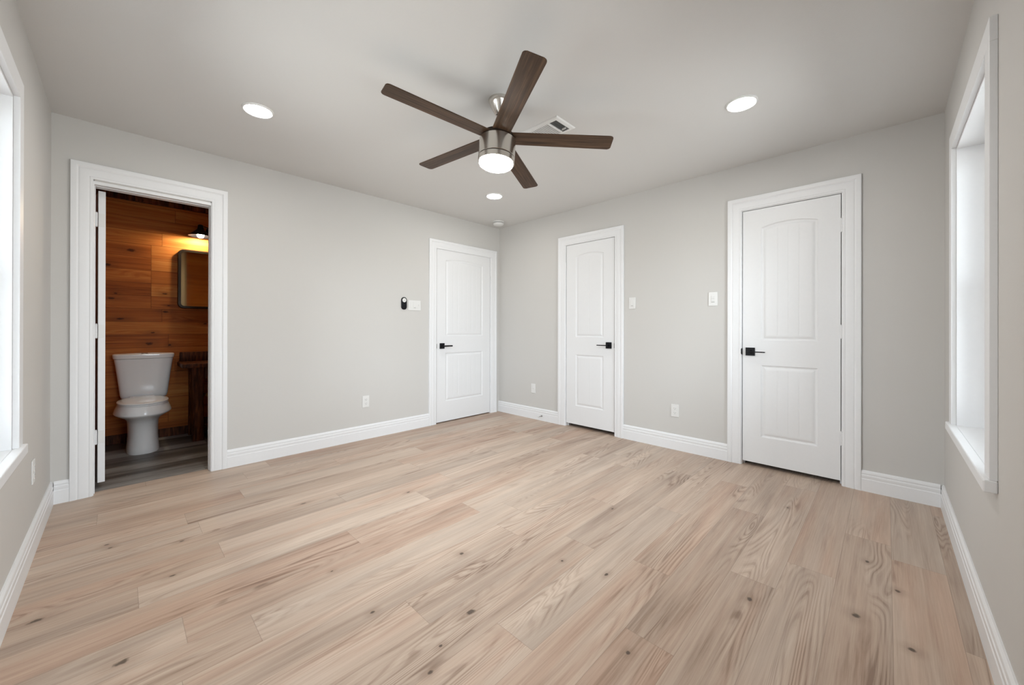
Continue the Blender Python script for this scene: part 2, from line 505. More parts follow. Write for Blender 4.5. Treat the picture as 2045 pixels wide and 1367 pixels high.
def mk_glass():
    m = bpy.data.materials.new('window_glass'); m.use_nodes = True
    nt = m.node_tree
    nt.nodes.remove(nt.nodes['Principled BSDF'])
    out = nt.nodes['Material Output']
    t = nt.nodes.new('ShaderNodeBsdfTransparent'); t.inputs[0].default_value = (0.95, 0.97, 0.965, 1)
    gl = nt.nodes.new('ShaderNodeBsdfGlossy'); gl.inputs['Roughness'].default_value = 0.02
    fr = nt.nodes.new('ShaderNodeFresnel'); fr.inputs['IOR'].default_value = 1.45
    mx = nt.nodes.new('ShaderNodeMixShader')
    nt.links.new(fr.outputs[0], mx.inputs[0]); nt.links.new(t.outputs[0], mx.inputs[1]); nt.links.new(gl.outputs[0], mx.inputs[2])
    nt.links.new(mx.outputs[0], out.inputs[0])
    return m
M_GLASS = mk_glass()
M_LAMP = emitter('led_diffuser', (1.0, 0.985, 0.95, 1), LAMP)
M_FANLAMP = emitter('fan_lens', (1.0, 0.95, 0.87, 1), FAN_LAMP)
M_BULB = emitter('sconce_bulb', (1.0, 0.80, 0.52, 1), 450.0)

# ------------------------------------------------------------------ plank meshes
def planks(name, mat, u0, u1, v0, v1, w, ln, place, joints=None, vorg=0.0, flip=False, rng=None, parent=None):
    rng = rng or random.Random(3)
    bm = bmesh.new()
    uvl = bm.loops.layers.uv.new('plank')
    cl = bm.loops.layers.float_color.new('tone')
    r = math.floor((v0 - vorg) / w)
    while vorg + r * w < v1 - 1e-6:
        a, b_ = vorg + r * w, vorg + (r + 1) * w
        va, vb = max(a, v0), min(b_, v1)
        off = (joints or {}).get(r)
        if off is None: off = rng.uniform(0, ln)
        k = math.floor((u0 - off) / ln)
        while off + k * ln < u1 - 1e-6:
            s = off + k * ln
            ua, ub = max(s, u0), min(s + ln, u1)
            if ub - ua > 1e-4:
                tone, hue, seed = rng.random(), rng.random(), rng.random()
                c = [(ua, va), (ub, va), (ub, vb), (ua, vb)]
                f = bm.faces.new([bm.verts.new(place(p, q)) for p, q in c])
                for lp, (p, q) in zip(f.loops, c):
                    lp[uvl].uv = (p - s, q - a)
                    lp[cl] = (tone, hue, seed, 1)
            k += 1
        r += 1
    bm.normal_update()
    return obj(name, bm, mat, parent)

# ------------------------------------------------------------------ setting: floor, ceiling, walls
JOINTS = {15: -2.571, 13: -2.75, 9: -2.695, 10: -2.045, 11: -1.86, 12: -2.075, 17: -2.255, 16: -1.846, 18: -1.615,
          20: -0.82, 21: -0.973, 8: -3.503, 7: -3.203, 4: -3.288, 14: -1.90, 19: -1.35, 6: -2.55, 5: -1.9}
struct(planks('floor', M_FLOOR, -W, 0.75, -0.075, L, 0.176, 1.345, lambda u, v: (u, -v, 0.0), JOINTS, 0.04, rng=random.Random(11)),
       'light brown oak plank floor with knots and grain', 'floor')
struct(planks('floor_bathroom', M_BATHFLOOR, -W, -2.0, 0.075, BY, 0.152, 0.914, lambda u, v: (u, v, 0.0), None, 0.02, rng=random.Random(5)),
       'dark grey plank tile floor of the bathroom', 'floor')
struct(obj('floor_hall', bx(-1.99, 0.75, 0.075, 1.0, -0.02, 0.0), M_DIM), 'floor of the space behind the corner door', 'floor')
struct(obj('ceiling', bx(-W - TE, 0.9, -L - TE, 1.7, H, H + 0.08), M_CEIL), 'greige painted ceiling', 'ceiling')

D1 = (-3.676, -3.070, 2.043)          # clear openings: a0, a1, head
D2 = (-1.002, -0.160, 2.036)
D3 = (-1.718, -1.103, 2.052)
D4 = (-3.492, -2.873, 2.062)
JT = 0.02                             # jamb board
def hole(d): return (d[0] - JT, d[1] + JT, -0.01, d[2] + JT)
struct(obj('wall_left', holed_wall('x', -W, -W - TE, -L - TE, BY + 0.1, 0, H, [(WL_Y0, WL_Y1, WIN_Z0 - 0.04, WIN_Z1)]), M_WALL),
       'greige wall at the left edge with a tall window', 'wall')
struct(obj('wall_back', holed_wall('y', 0.0, T, -W, T, 0, H, [hole(D1), hole(D2)]), M_WALL),
       'greige wall with the open bathroom door and the corner door', 'wall')
struct(obj('wall_right', holed_wall('x', 0.0, T, -L, 0.0, 0, H, [hole(D3), hole(D4)]), M_WALL),
       'greige wall with the narrow closet door and the wider white door', 'wall')
struct(obj('wall_near_right', holed_wall('y', -L, -L - TE, -W, T, 0, H, [(WR_X0, WR_X1, WIN_Z0 - 0.04, WIN_Z1), (WN_X0, WN_X1, WIN_Z0 - 0.04, WIN_Z1)]), M_WALL),
       'greige wall at the right edge with a tall window', 'wall')
# spaces behind the closed doors
struct(obj('wall_closet', bx(0.75, 0.85, -L, 1.1, 0, H), M_DIM), 'back of the closets', 'wall')
struct(obj('wall_closet_side', bx(T, 0.75, -L - TE, -L, 0, H), M_DIM), 'end of the closets', 'wall')
struct(obj('wall_hall', bx(-1.99, 0.75, 1.0, 1.1, 0, H), M_DIM), 'wall behind the corner door', 'wall')

# bathroom lining: cedar planks on every side
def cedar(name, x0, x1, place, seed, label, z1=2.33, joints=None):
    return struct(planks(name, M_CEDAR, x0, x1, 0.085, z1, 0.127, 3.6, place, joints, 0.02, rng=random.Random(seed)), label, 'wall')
bw = obj('wall_bathroom_back', bx(-W, -2.0, BY, BY + 0.1, 0, H), M_DIM); struct(bw, 'wall structure behind the cedar boards', 'wall')
br = obj('wall_bathroom_right', bx(-2.0, -1.99, T, BY + 0.1, 0, H), M_DIM); struct(br, 'right hand bathroom wall', 'wall')
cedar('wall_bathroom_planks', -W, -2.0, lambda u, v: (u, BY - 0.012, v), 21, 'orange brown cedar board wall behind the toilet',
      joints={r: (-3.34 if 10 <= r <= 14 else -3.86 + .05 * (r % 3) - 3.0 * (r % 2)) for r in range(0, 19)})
cedar('wall_bathroom_planks_left', T, BY, lambda u, v: (-W + 0.012, u, v), 22, 'left hand cedar board wall of the bathroom')
cedar('wall_bathroom_planks_right', T, BY, lambda u, v: (-2.012, u, v), 23, 'right hand cedar board wall of the bathroom')
struct(planks('wall_bathroom_planks_front', M_CEDAR, -2.95, -2.0, 0.085, 2.33, 0.127, 3.6, lambda u, v: (u, T + 0.012, v), None, 0.02, rng=random.Random(24)),
       'cedar boards on the door side of the bathroom', 'wall')
bm = bmesh.new()
box(bm, -W + 0.012, -2.012, BY - 0.05, BY - 0.0121, 2.33, H, 0.004)
struct(obj('trim_1', bm, M_RUSTIC), 'dark wooden beam along the top of the cedar wall', 'trim')
bm = bmesh.new()
box(bm, -W + 0.012, -2.012, BY - 0.024, BY - 0.0121, 0.0, 0.085, 0.003)
struct(obj('baseboard_bathroom', bm, M_RUSTIC), 'dark baseboard below the cedar boards', 'baseboard')

# ------------------------------------------------------------------ baseboards
BASE = [(0, 0), (0, .016), (.082, .016), (.086, .0135), (.092, .0135), (.097, .015), (.108, .0145), (.112, .0115), (.118, .0115),
        (.122, .013), (.131, .0115), (.136, .008), (.140, .005), (.140, 0)]
def baseboard(name, segs, label):
    """segs: list of (axis, face, sign, a0, a1)"""
    bm = bmesh.new()
    for axis, face, sg, a0, a1 in segs:
        prof = [(z, t) for z, t in BASE]
        ends = []
        for a in (a0, a1):
            ends.append([bm.verts.new((face + sg * t, a, z) if axis == 'x' else (a, face + sg * t, z)) for z, t in prof])
        k = len(prof)
        for i in range(k):
            j = (i + 1) % k
            bm.faces.new([ends[0][i], ends[0][j], ends[1][j], ends[1][i]])
        bm.faces.new(ends[0]); bm.faces.new(ends[1])
    bmesh.ops.recalc_face_normals(bm, faces=bm.faces[:])
    return struct(obj(name, bm, M_TRIM, smooth=25), label, 'baseboard')

CW = 0.100                            # casing width
RV = 0.004                            # reveal
def outer(d): return (d[0] - RV - CW, d[1] + RV + CW)
o1, o2, o3, o4 = outer(D1), outer(D2), outer(D3), outer(D4)
baseboard('baseboard_left', [('x', -W, 1, -L, 0.0)], 'white grooved baseboard along the left wall')
baseboard('baseboard_back', [('y', 0, -1, -W + .016, o1[0]), ('y', 0, -1, o1[1], o2[0])], 'white grooved baseboard along the bathroom wall')
baseboard('baseboard_right', [('x', 0, -1, o3[1], 0.0), ('x', 0, -1, o4[1], o3[0]), ('x', 0, -1, -L + .016, o4[0])], 'white grooved baseboard along the closet wall')
baseboard('baseboard_near_right', [('y', -L, 1, -W + .016, 0.0)], 'white grooved baseboard along the right window wall')

# ------------------------------------------------------------------ doors
CASING = [(0, 0), (0, .008), (.004, .011), (.013, .012), (.017, .010), (.021, .0115), (.030, .0125), (.055, .0155), (.061, .0150),
          (.065, .0130), (.069, .0150), (.073, .0178), (.092, .0190), (.098, .0180), (.100, .015), (.100, 0)]

def hinge(root, place, loc_a, z, side, out):
    """three-knuckle butt hinge: place(a, out, z)"""
    r = bmesh.new()
    for k in range(5):
        z0 = z - .044 + k * .0178
        tube(r, [place(loc_a, out, z0), place(loc_a, out, z0 + .0172)], 0.0062, 10)
    tube(r, [place(loc_a, out, z - .049), place(loc_a, out, z - .0445)], 0.0045, 8)
    tube(r, [place(loc_a, out, z + .0455), place(loc_a, out, z + .050)], 0.0045, 8)
    return obj('hinge', r, M_TRIM, root, smooth=True)

def door_set(name, label, axis, d, head_out, sg, depth=T, stop=None, st=.011):
    """casing + jamb lining of one opening. axis 'y': wall plane y=0; axis 'x': wall plane x=0. out = into the bedroom"""
    root = root_struct(name, label, 'door')
    pl = (lambda a, z, t: (a, -t, z)) if axis == 'y' else (lambda a, z, t: (-t, a, z))
    a0, a1, hd = d[0] - RV, d[1] + RV, head_out - CW
    # travel so that 'left' points away from the opening: up the low-a side, across, down the other
    path = [(a0, 0.0), (a0, hd), (a1, hd), (a1, 0.0)]
    obj('door_casing', sweep(bmesh.new(), path, CASING, pl), M_TRIM, root, smooth=25)
    bm = bmesh.new()
    def bxx(a, b, t0, t1, z0, z1):
        if axis == 'y': box(bm, a, b, t0, t1, z0, z1)
        else: box(bm, t0, t1, a, b, z0, z1)
    e = 0.0
    bxx(d[0] - JT, d[0], e, depth, 0, hd)
    bxx(d[1], d[1] + JT, e, depth, 0, hd)
    bxx(d[0], d[1], e, depth, d[2], d[2] + JT)
    if stop:
        s0, s1 = stop
        bxx(d[0], d[0] + st, s0, s1, 0, d[2])
        bxx(d[1] - st, d[1], s0, s1, 0, d[2])
        bxx(d[0] + st, d[1] - st, s0, s1, d[2] - st, d[2])
    obj('door_jamb', bm, M_TRIM, root)
    return root

def panel_slab(wid, z0, z1, planks_w=0.07, stile=0.128, arch=0.028, thick=0.035):
    """front (out=0) carries two moulded panels, the upper one arched; plank grooves in the fields"""
    up_ = (1.012, 1.905); lo = (0.245, 0.815)
    def height(u, z):
        d = 0.0
        for k, (p0, p1) in enumerate((lo, up_)):
            top = p1
            if k == 1:
                q = (u - wid / 2) / (wid / 2 - stile)
                top = p1 + arch * (1 - min(1, q * q))
            s = min(u - stile, wid - stile - u, z - p0, top - z)
            if s <= 0: continue
            if s < .013: d = -.0075 * (1 - (1 - s / .013) ** 2) ** .5
            elif s < .017: d = -.0075
            elif s < .040:
                q = (s - .017) / .023
                d = -.0075 + .0060 * (1 - (1 - q) ** 2)
            else:
                d = -.0015
                n = max(2, round((wid - 2 * stile - .080) / planks_w))
                pw = (wid - 2 * stile - .080) / n
                x = (u - stile - .040) / pw
                dist = abs(x - round(x)) * pw
                if 0 < round(x) < n and dist < .0045: d = -.0015 - .0018 * (1 - dist / .0045)
        return d
    return height

def build_slab(name, root, wid, z0, z1, place, planks_w=0.07, thick=0.035, stile=0.128):
    hf = panel_slab(wid, z0, z1, planks_w, stile)
    bm = bmesh.new()
    U = [wid * i / int(wid / .003) for i in range(int(wid / .003) + 1)]
    nz = int((z1 - z0) / .006)
    Z = [z0 + (z1 - z0) * i / nz for i in range(nz + 1)]
    # finer rows where horizontal mouldings run
    for c in (.245, .815, 1.012):
        Z += [c + s * k * .002 for s in (1, -1) for k in range(0, 19)]
    Z += [1.905 + k * .003 for k in range(-13, 12)]
    Z = sorted({round(z, 4) for z in Z if z0 <= z <= z1})
    grid = [[bm.verts.new(place(u, hf(u, z), z)) for u in U] for z in Z]
    for r0, r1 in zip(grid, grid[1:]):
        for i in range(len(U) - 1):
            bm.faces.new([r0[i], r0[i + 1], r1[i + 1], r1[i]])
    back = [bm.verts.new(place(u, -thick, z)) for u, z in ((0, Z[0]), (wid, Z[0]), (wid, Z[-1]), (0, Z[-1]))]
    bm.faces.new(back)
    bm.faces.new([*grid[0], back[1], back[0]])
    bm.faces.new([*grid[-1], back[2], back[3]])
    bm.faces.new([*[r[0] for r in grid], back[3], back[0]])
    bm.faces.new([*[r[-1] for r in grid], back[2], back[1]])
    bmesh.ops.recalc_face_normals(bm, faces=bm.faces[:])
    return obj(name, bm, M_DOOR, root, smooth=30)

def lever_handle(root, place, a, z, dirn, tall=.010, reach=.112):
    """square rosette, neck and flat lever; place(a, out, z)"""
    h = bmesh.new()
    def b(a0, a1, o0, o1, z0, z1, bev=.0012):
        t = bmesh.new(); box(t, a0, a1, o0, o1, z0, z1, bev)
        for v in t.verts: v.co = Vector(place(*v.co))
        bmesh.ops.recalc_face_normals(t, faces=t.faces[:])
        return t
    ros = obj('door_handle', b(a - .0325, a + .0325, 0, .009, z - .0325, z + .0325), M_BLACK, root)
    tb = bmesh.new(); tube(tb, [place(a, .009, z), place(a, .045, z)], .011, 16)
    obj('handle_neck', tb, M_BLACK, ros, smooth=True)
    lo, hi = (a - .012, a + reach) if dirn > 0 else (a - reach, a + .012)
    obj('handle_lever', b(lo, hi, .043, .061, z - tall / 2, z + tall / 2), M_BLACK, ros)
    return ros

# door_1: open bathroom doorway
r1 = door_set('door_1', 'white cased bathroom doorway with its door swung inwards', 'y', D1, 2.171, 1, T, (.040, .074), .004)
cas = obj('door_casing', sweep(bmesh.new(), [(D1[1] + RV, 0), (D1[1] + RV, D1[2] + .018), (D1[0] - RV, D1[2] + .018), (D1[0] - RV, 0)],
          [(-w, t) for w, t in CASING], lambda a, z, t: (a, T + t, z)), M_TRIM, r1, smooth=25)
# the leaf, hinged on the left jamb and opened past a right angle
leaf_w, ang = 0.588, math.radians(96)
hx, hy = -3.6635, T + .006        # hinge pin
leaf = obj('door_leaf', bx(0.0, leaf_w, -.035, 0.0, 0.045, 2.033, .0015), M_DOOR, r1)
# in leaf space x runs along the leaf from the hinge, y through its thickness
leaf.location = (hx + .002, hy, 0); leaf.rotation_euler = (0, 0, ang)
for z in (1.835, 1.078, 0.357):
    hinge(r1, lambda a, o, z_: (a, o, z_), D1[0] + .0065, z, 1, T + .002)
    bm = bmesh.new(); box(bm, D1[0] - .0005, D1[0] + .0015, T - .036, T - .001, z - .044, z + .044, .0005)
    obj('hinge_plate', bm, M_TRIM, r1)
    bm = bmesh.new(); box(bm, -.0018, .0006, -.030, -.002, z - .044, z + .044, .0005)
    obj('hinge_plate', bm, M_PLASTIC, leaf)

# closed doors ------------------------------------------------------
def closed_door(name, label, axis, d, head_out, gap, hinge_hi, planks_w, lever_a, lever_z, dirn, hinge_z, tall=.010, reach=.112, stile=.128):
    root = door_set(name, label, axis, d, head_out, 1, T, (.041, .075))
    g = .0048
    wid = d[1] - d[0] - 2 * g
    off = -.003
    if axis == 'y':
        place_s = lambda u, o, z: (d[0] + g + u, -(off + o), z)
        place = lambda a, o, z: (a, -(off + o), z)
    else:
        place_s = lambda u, o, z: (-(off + o), d[0] + g + u, z)
        place = lambda a, o, z: (-(off + o), a, z)
    build_slab('door_leaf', root, wid, gap, d[2] - g, place_s, planks_w, stile=stile)
    lever_handle(root, place, lever_a, lever_z, dirn, tall, reach)
    ha = d[1] if hinge_hi else d[0]
    for z in hinge_z: hinge(root, place, ha, z, 1, .007)
    # strike lip on the latch jamb
    sa = d[0] if hinge_hi else d[1]
    s = bmesh.new()
    sgn = -1 if hinge_hi else 1
    pts = []
    for k in range(13):
        a = -PI / 2 + PI * k / 12
        pts.append((sa - sgn * .003 + sgn * .011 * math.cos(a), lever_z + .027 * math.sin(a)))
    lo = [s.verts.new(place(p, .009, q)) for p, q in pts]
    hi = [s.verts.new(place(p, .0125, q)) for p, q in pts]
    s.faces.new(lo); s.faces.new(hi)
    for i in range(len(pts)):
        j = (i + 1) % len(pts)
        s.faces.new([lo[i], lo[j], hi[j], hi[i]])
    bmesh.ops.recalc_face_normals(s, faces=s.faces[:])
    obj('strike_plate', s, M_BLACK if name == 'door_4' else M_STEEL, root)
    return root
closed_door('door_2', 'white arched panel door in the far corner', 'y', D2, 2.128, .012, True, .075, -.922, .899, 1, (1.83, 1.08, .36), .016, .112)
closed_door('door_3', 'narrow white panel door with lever on its right side', 'x', D3, 2.149, .038, True, .6, -1.650, .930, 1, (1.81, 1.06, .333), .009, .112)
closed_door('door_4', 'white arched panel door nearest the right window', 'x', D4, 2.167, .033, False, .072, -2.932, .920, -1, (1.835, 1.083, .332), .008, .110)

# ------------------------------------------------------------------ windows
def window(name, label, axis, face, sg, a0, a1):
    """axis 'x': wall plane x=face; sg points into the room"""
    root = root_struct(name, label, 'window')
    pl = (lambda a, o, z: (face + sg * o, a, z)) if axis == 'x' else (lambda a, o, z: (a, face + sg * o, z))
    def b(bm, p0, p1, o0, o1, z0, z1, bev=0.0):
        t = bmesh.new(); box(t, p0, p1, o0, o1, z0, z1, bev)
        for v in t.verts: v.co = Vector(pl(*v.co))
        bmesh.ops.recalc_face_normals(t, faces=t.faces[:])
        me = bpy.data.meshes.new('tmp'); t.to_mesh(me); t.free(); bm.from_mesh(me); bpy.data.meshes.remove(me)
    cw, ct = .080, .0185
    zs, zt = WIN_Z0, WIN_Z1
    bm = bmesh.new()
    b(bm, a0 - cw, a0, 0, ct, zs, zt, .0015); b(bm, a1, a1 + cw, 0, ct, zs, zt, .0015)
    b(bm, a0 - cw, a1 + cw, 0, ct, zt, zt + cw, .0015)
    obj('window_casing', bm, M_TRIM, root)
    bm = bmesh.new()
    b(bm, a0 - cw - .004, a1 + cw + .004, 0, .032, zs - .040, zs, .004)
    b(bm, a0, a1, -.10, .001, zs - .040, zs)
    obj('window_sill', bm, M_TRIM, root)
    bm = bmesh.new()
    lt = .012
    b(bm, a0, a0 + lt, -.10, 0, zs, zt); b(bm, a1 - lt, a1, -.10, 0, zs, zt); b(bm, a0 + lt, a1 - lt, -.10, 0, zt - lt, zt)
    obj('window_liner', bm, M_TRIM, root)
    # vinyl frame and two sashes
    bm = bmesh.new()
    f = .04
    b(bm, a0, a0 + f, -.145, -.10, zs, zt, .002); b(bm, a1 - f, a1, -.145, -.10, zs, zt, .002)
    b(bm, a0 + f, a1 - f, -.145, -.10, zt - f, zt, .002); b(bm, a0 + f, a1 - f, -.145, -.10, zs - .04, zs + f, .002)
    obj('window_frame', bm, M_PLASTIC, root)
    zm = (zs + zt) / 2
    for k, (z0, z1, o0, o1) in enumerate(((zs + f, zm + .018, -.122, -.104), (zm - .018, zt - f, -.142, -.124))):
        s = bmesh.new(); r = .032
        b(s, a0 + f, a0 + f + r, o0, o1, z0, z1, .002); b(s, a1 - f - r, a1 - f, o0, o1, z0, z1, .002)
        b(s, a0 + f + r, a1 - f - r, o0, o1, z0, z0 + r, .002); b(s, a0 + f + r, a1 - f - r, o0, o1, z1 - r, z1, .002)
        so = obj('window_sash', s, M_PLASTIC, root)
        gl = bmesh.new()
        b(gl, a0 + f + r - .004, a1 - f - r + .004, (o0 + o1) / 2 - .002, (o0 + o1) / 2 + .002, z0 + r - .004, z1 - r + .004)
        obj('window_pane', gl, M_GLASS, so)
    return root
window('window_1', 'tall white window at the left edge of the room', 'x', -W, 1, WL_Y0, WL_Y1)
window('window_2', 'tall white window with wooden sill on the right wall', 'y', -L, 1, WR_X0, WR_X1)
window('added_window', 'added tall white window, unseen beside the camera, for fill daylight', 'y', -L, 1, WN_X0, WN_X1)  # no such window is known; put in to brighten the near end

# ------------------------------------------------------------------ ceiling fan
def ceiling_fan():
    c0 = Vector((-2.02, -2.097, 2.21))
    n = Vector((0.0947, 0.0048, 1)).normalized()
    root = thing('ceiling_fan', 'five blade walnut and brushed nickel ceiling fan with glowing round light', 'ceiling fan', c0)
    root.rotation_mode = 'QUATERNION'
    q = Vector((0, 0, 1)).rotation_difference(n)
    root.rotation_quaternion = q
    inv = (Matrix.Translation(c0) @ q.to_matrix().to_4x4()).inverted()
    # canopy flat on the ceiling, not tilted with the fan
    axis_top = Vector((-2.0, -2.094, H))
    bm = lathe(bmesh.new(), [(0, 0), (.067, 0), (.069, -.004), (.068, -.012), (.062, -.028), (.050, -.050), (.037, -.072), (.027, -.088), (.022, -.093), (.014, -.094), (0, -.094)], 56,
               axis_top.x, axis_top.y, axis_top.z)
    bm.transform(inv)
    obj('canopy', bm, M_NICKEL, root, smooth=50)
    ball = axis_top + Vector((0, 0, -.086))
    bm = bmesh.new()
    tube(bm, [ball, c0 + n * .045], .0105, 20)
    bm.transform(inv)
    rod = obj('downrod', bm, M_NICKEL, root, smooth=True)
    bm = bmesh.new()
    bmesh.ops.create_uvsphere(bm, u_segments=24, v_segments=14, radius=.019)
    bm.transform(inv @ Matrix.Translation(ball + Vector((0, 0, -.006))))
    obj('hanger_ball', bm, M_BLACK, root, smooth=True)
    # dark mounting ring that takes the blades, with a collar round the rod
    obj('blade_mount', lathe(bmesh.new(), [(0, .058), (.022, .058), (.025, .050), (.026, .030), (.060, .022), (.092, .016), (.098, .010), (.098, -.014), (0, -.014)], 56), M_BRONZE, root, smooth=True)
    obj('motor_housing', lathe(bmesh.new(), [(.090, -.0142), (.1035, -.0142), (.106, -.017), (.106, -.1165), (.1045, -.118), (.1, -.118), (0, -.118)], 96), M_NICKEL, root, smooth=True)
    obj('housing_groove', lathe(bmesh.new(), [(0, -.1181), (.1025, -.1181), (.1025, -.1225), (0, -.1225)], 96), M_BRONZE, root, smooth=True)
    obj('light_ring', lathe(bmesh.new(), [(0, -.1226), (.1045, -.1226), (.106, -.124), (.1055, -.152), (.104, -.1535), (.098, -.1535), (.098, -.148), (0, -.148)], 96), M_NICKEL, root, smooth=True)
    obj('light_lens', lathe(bmesh.new(), [(.0975, -.149), (.0985, -.156), (.0965, -.162), (.088, -.168), (.065, -.1735), (.035, -.176), (0, -.177)], 96), M_FANLAMP, root, smooth=True)
    R0, R1, bw_, th, pit = .080, .660, .112, .0055, -.106
    for i in range(5):
        a = -2.0894 - i * 2 * PI / 5
        out = []
        w0 = bw_ / 2
        rc = .018
        # outline: root edge, straight sides, rounded tip
        out += [(R0, -w0 * .93), (R1 - rc, -w0)]
        out += [(R1 - rc + rc * math.sin(k * PI / 12), -w0 + rc - rc * math.cos(k * PI / 12)) for k in range(1, 7)]
        out += [(R1 - rc + rc * math.cos(k * PI / 12), w0 - rc + rc * math.sin(k * PI / 12)) for k in range(0, 7)]
        out += [(R0, w0 * .93)]
        bm = bmesh.new()
        uvl = bm.loops.layers.uv.new('UVMap')
        lo = [bm.verts.new((x, y, -th / 2)) for x, y in out]
        hi = [bm.verts.new((x, y, th / 2)) for x, y in out]
        bm.faces.new(lo[::-1]); bm.faces.new(hi)
        for k in range(len(out)):
            j = (k + 1) % len(out)
            bm.faces.new([lo[k], lo[j], hi[j], hi[k]])
        bmesh.ops.bevel(bm, geom=[e for e in bm.edges if abs(e.verts[0].co.z - e.verts[1].co.z) < 1e-6], offset=.0012, segments=2, affect='EDGES')
        for f in bm.faces:
            for lp in f.loops: lp[uvl].uv = (lp.vert.co.x + i * 3.1, lp.vert.co.y + i * 1.7)
        bm.transform(Matrix.Rotation(a, 4, 'Z') @ Matrix.Rotation(pit, 4, 'X'))
        obj('blade', bm, M_BLADE, root, smooth=True)
    return root
ceiling_fan()

# ------------------------------------------------------------------ ceiling things
def downlight(x, y, label):
    root = thing('recessed_light', label, 'ceiling light', (x, y, H), 'round recessed lights in the ceiling')
    obj('trim_ring', lathe(bmesh.new(), [(.072, -.001), (.072, -.006), (.075, -.0085), (.082, -.006), (.085, -.001), (.085, 0)], 64), M_PLASTIC, root, smooth=True)
    obj('diffuser', lathe(bmesh.new(), [(.0725, -.004), (.06, -.0055), (0, -.006)], 64), M_LAMP, root, smooth=True)
    return root
downlight(-2.966, -.950, 'round white lit ceiling light left of the fan, nearest the bathroom doorway')
downlight(-.980, -3.102, 'round white lit ceiling light right of the fan, nearest the right window')
downlight(-2.960, -3.060, 'added round white ceiling light, unseen over the near corner, for fill light')  # extra light put in out of view to lift the near floor and ceiling
downlight(-.920, -.886, 'round white lit ceiling light nearest the far corner and smoke detector')

root = thing('smoke_detector', 'small round white smoke detector on the ceiling in the far corner', 'smoke detector', (-.246, -.240, H))
obj('base_plate', lathe(bmesh.new(), [(0, 0), (.070, 0), (.071, -.004), (.069, -.011), (.060, -.013), (0, -.013)], 48), M_PLASTIC, root, smooth=True)
obj('sensor_gap', lathe(bmesh.new(), [(0, -.0131), (.056, -.0131), (.056, -.0189), (0, -.0189)], 48), M_SLOT, root, smooth=True)
obj('cover', lathe(bmesh.new(), [(0, -.019), (.058, -.019), (.064, -.021), (.065, -.030), (.060, -.040), (.048, -.046), (.02, -.048), (0, -.048)], 48), M_PLASTIC, root, smooth=True)

def air_vent():
    x0, x1, y0, y1 = -1.642, -1.440, -2.236, -1.930
    cx, cy = (x0 + x1) / 2, (y0 + y1) / 2
    root = thing('air_vent', 'white rectangular ceiling air vent behind the fan blades', 'air vent', (cx, cy, H))
    hx, hy = (x1 - x0) / 2, (y1 - y0) / 2
    bm = bmesh.new()
    fl = .028
    # bevelled flange
    o = [(-hx, -hy), (hx, -hy), (hx, hy), (-hx, hy)]
    rings = []
    for ins, z in ((0, 0), (0, -.002), (.006, -.007), (fl, -.010), (fl, 0)):
        rings.append([bm.verts.new((x + (ins if x < 0 else -ins), y + (ins if y < 0 else -ins), z)) for x, y in o])
    for a, b_ in zip(rings, rings[1:]):
        for i in range(4):
            j = (i + 1) % 4
            bm.faces.new([a[i], a[j], b_[j], b_[i]])
    bmesh.ops.recalc_face_normals(bm, faces=bm.faces[:])
    obj('vent_frame', bm, M_PLASTIC, root)
    bm = bmesh.new(); box(bm, -hx + fl, hx - fl, -hy + fl, hy - fl, -.0015, -.0005)  # flat plate under the solid ceiling, its dark colour painting the duct's shade
    obj('vent_shade_plate', bm, M_VENTDARK, root)
    iy0, iy1 = -hy + fl, hy - fl
    end = iy0 + .062
    bm = bmesh.new()
    y = iy0 + .008
    while y < end - .006:                       # thin slats tipped away: the dark open end
        for s in (-1, 1): pass
        box(bm, -hx + fl, hx - fl, y - .0006, y + .0006, -.009, -.002)
        y += .0105
    obj('end_louver', bm, M_STEEL, root)
    bm = bmesh.new()
    box(bm, -hx + fl, hx - fl, end - .004, end + .012, -.0095, -.002)
    y = end + .014
    while y < iy1 - .004:                       # slats tipped towards the room: the closed-looking part
        a = bmesh.new(); box(a, -hx + fl, hx - fl, -.0080, .0080, -.0005, .0005)
        a.transform(Matrix.Translation((0, y, -.0055)) @ Matrix.Rotation(math.radians(14), 4, 'X'))
        me = bpy.data.meshes.new('tmp'); a.to_mesh(me); a.free(); bm.from_mesh(me); bpy.data.meshes.remove(me)
        y += .0145
    obj('louver', bm, M_PLASTIC, root)
    bm = bmesh.new(); box(bm, .034, .039, iy0 + .004, iy0 + .034, -.020, -.009, .001)
    obj('damper_lever', bm, M_PLASTIC, root)
air_vent()

# ------------------------------------------------------------------ wall plates
class Face:
    """local frame on a wall: a along the wall (screen left to right), z up, o out into the room"""
    def __init__(s, axis, face, sg, a, z):
        s.axis, s.face, s.sg, s.a, s.z = axis, face, sg, a, z
    def loc(s): return (s.face, s.a, s.z) if s.axis == 'x' else (s.a, s.face, s.z)
    def pt(s, a, o, z): return (s.sg * o, a, z) if s.axis == 'x' else (a, s.sg * o, z)
    def box(s, a0, a1, o0, o1, z0, z1, bev=0.0):
        t = bmesh.new(); box(t, a0, a1, o0, o1, z0, z1, bev)
        for v in t.verts: v.co = Vector(s.pt(*v.co))
        bmesh.ops.recalc_face_normals(t, faces=t.faces[:])
        return t
    def disc(s, a, z, r, o0, o1, seg=20):
        t = bmesh.new(); tube(t, [s.pt(a, o0, z), s.pt(a, o1, z)], r, seg); return t

def join(*bms):
    out = bmesh.new()
    for b in bms:
        me = bpy.data.meshes.new('tmp'); b.to_mesh(me); b.free(); out.from_mesh(me); bpy.data.meshes.remove(me)
    return out

def plate(name, label, cat, F, w=.070, h=.114, group=None):
    r = thing(name, label, cat, F.loc(), group)
    obj('cover_plate', F.box(-w / 2, w / 2, 0, .006, -h / 2, h / 2, .0022), M_PLASTIC, r)
    return r

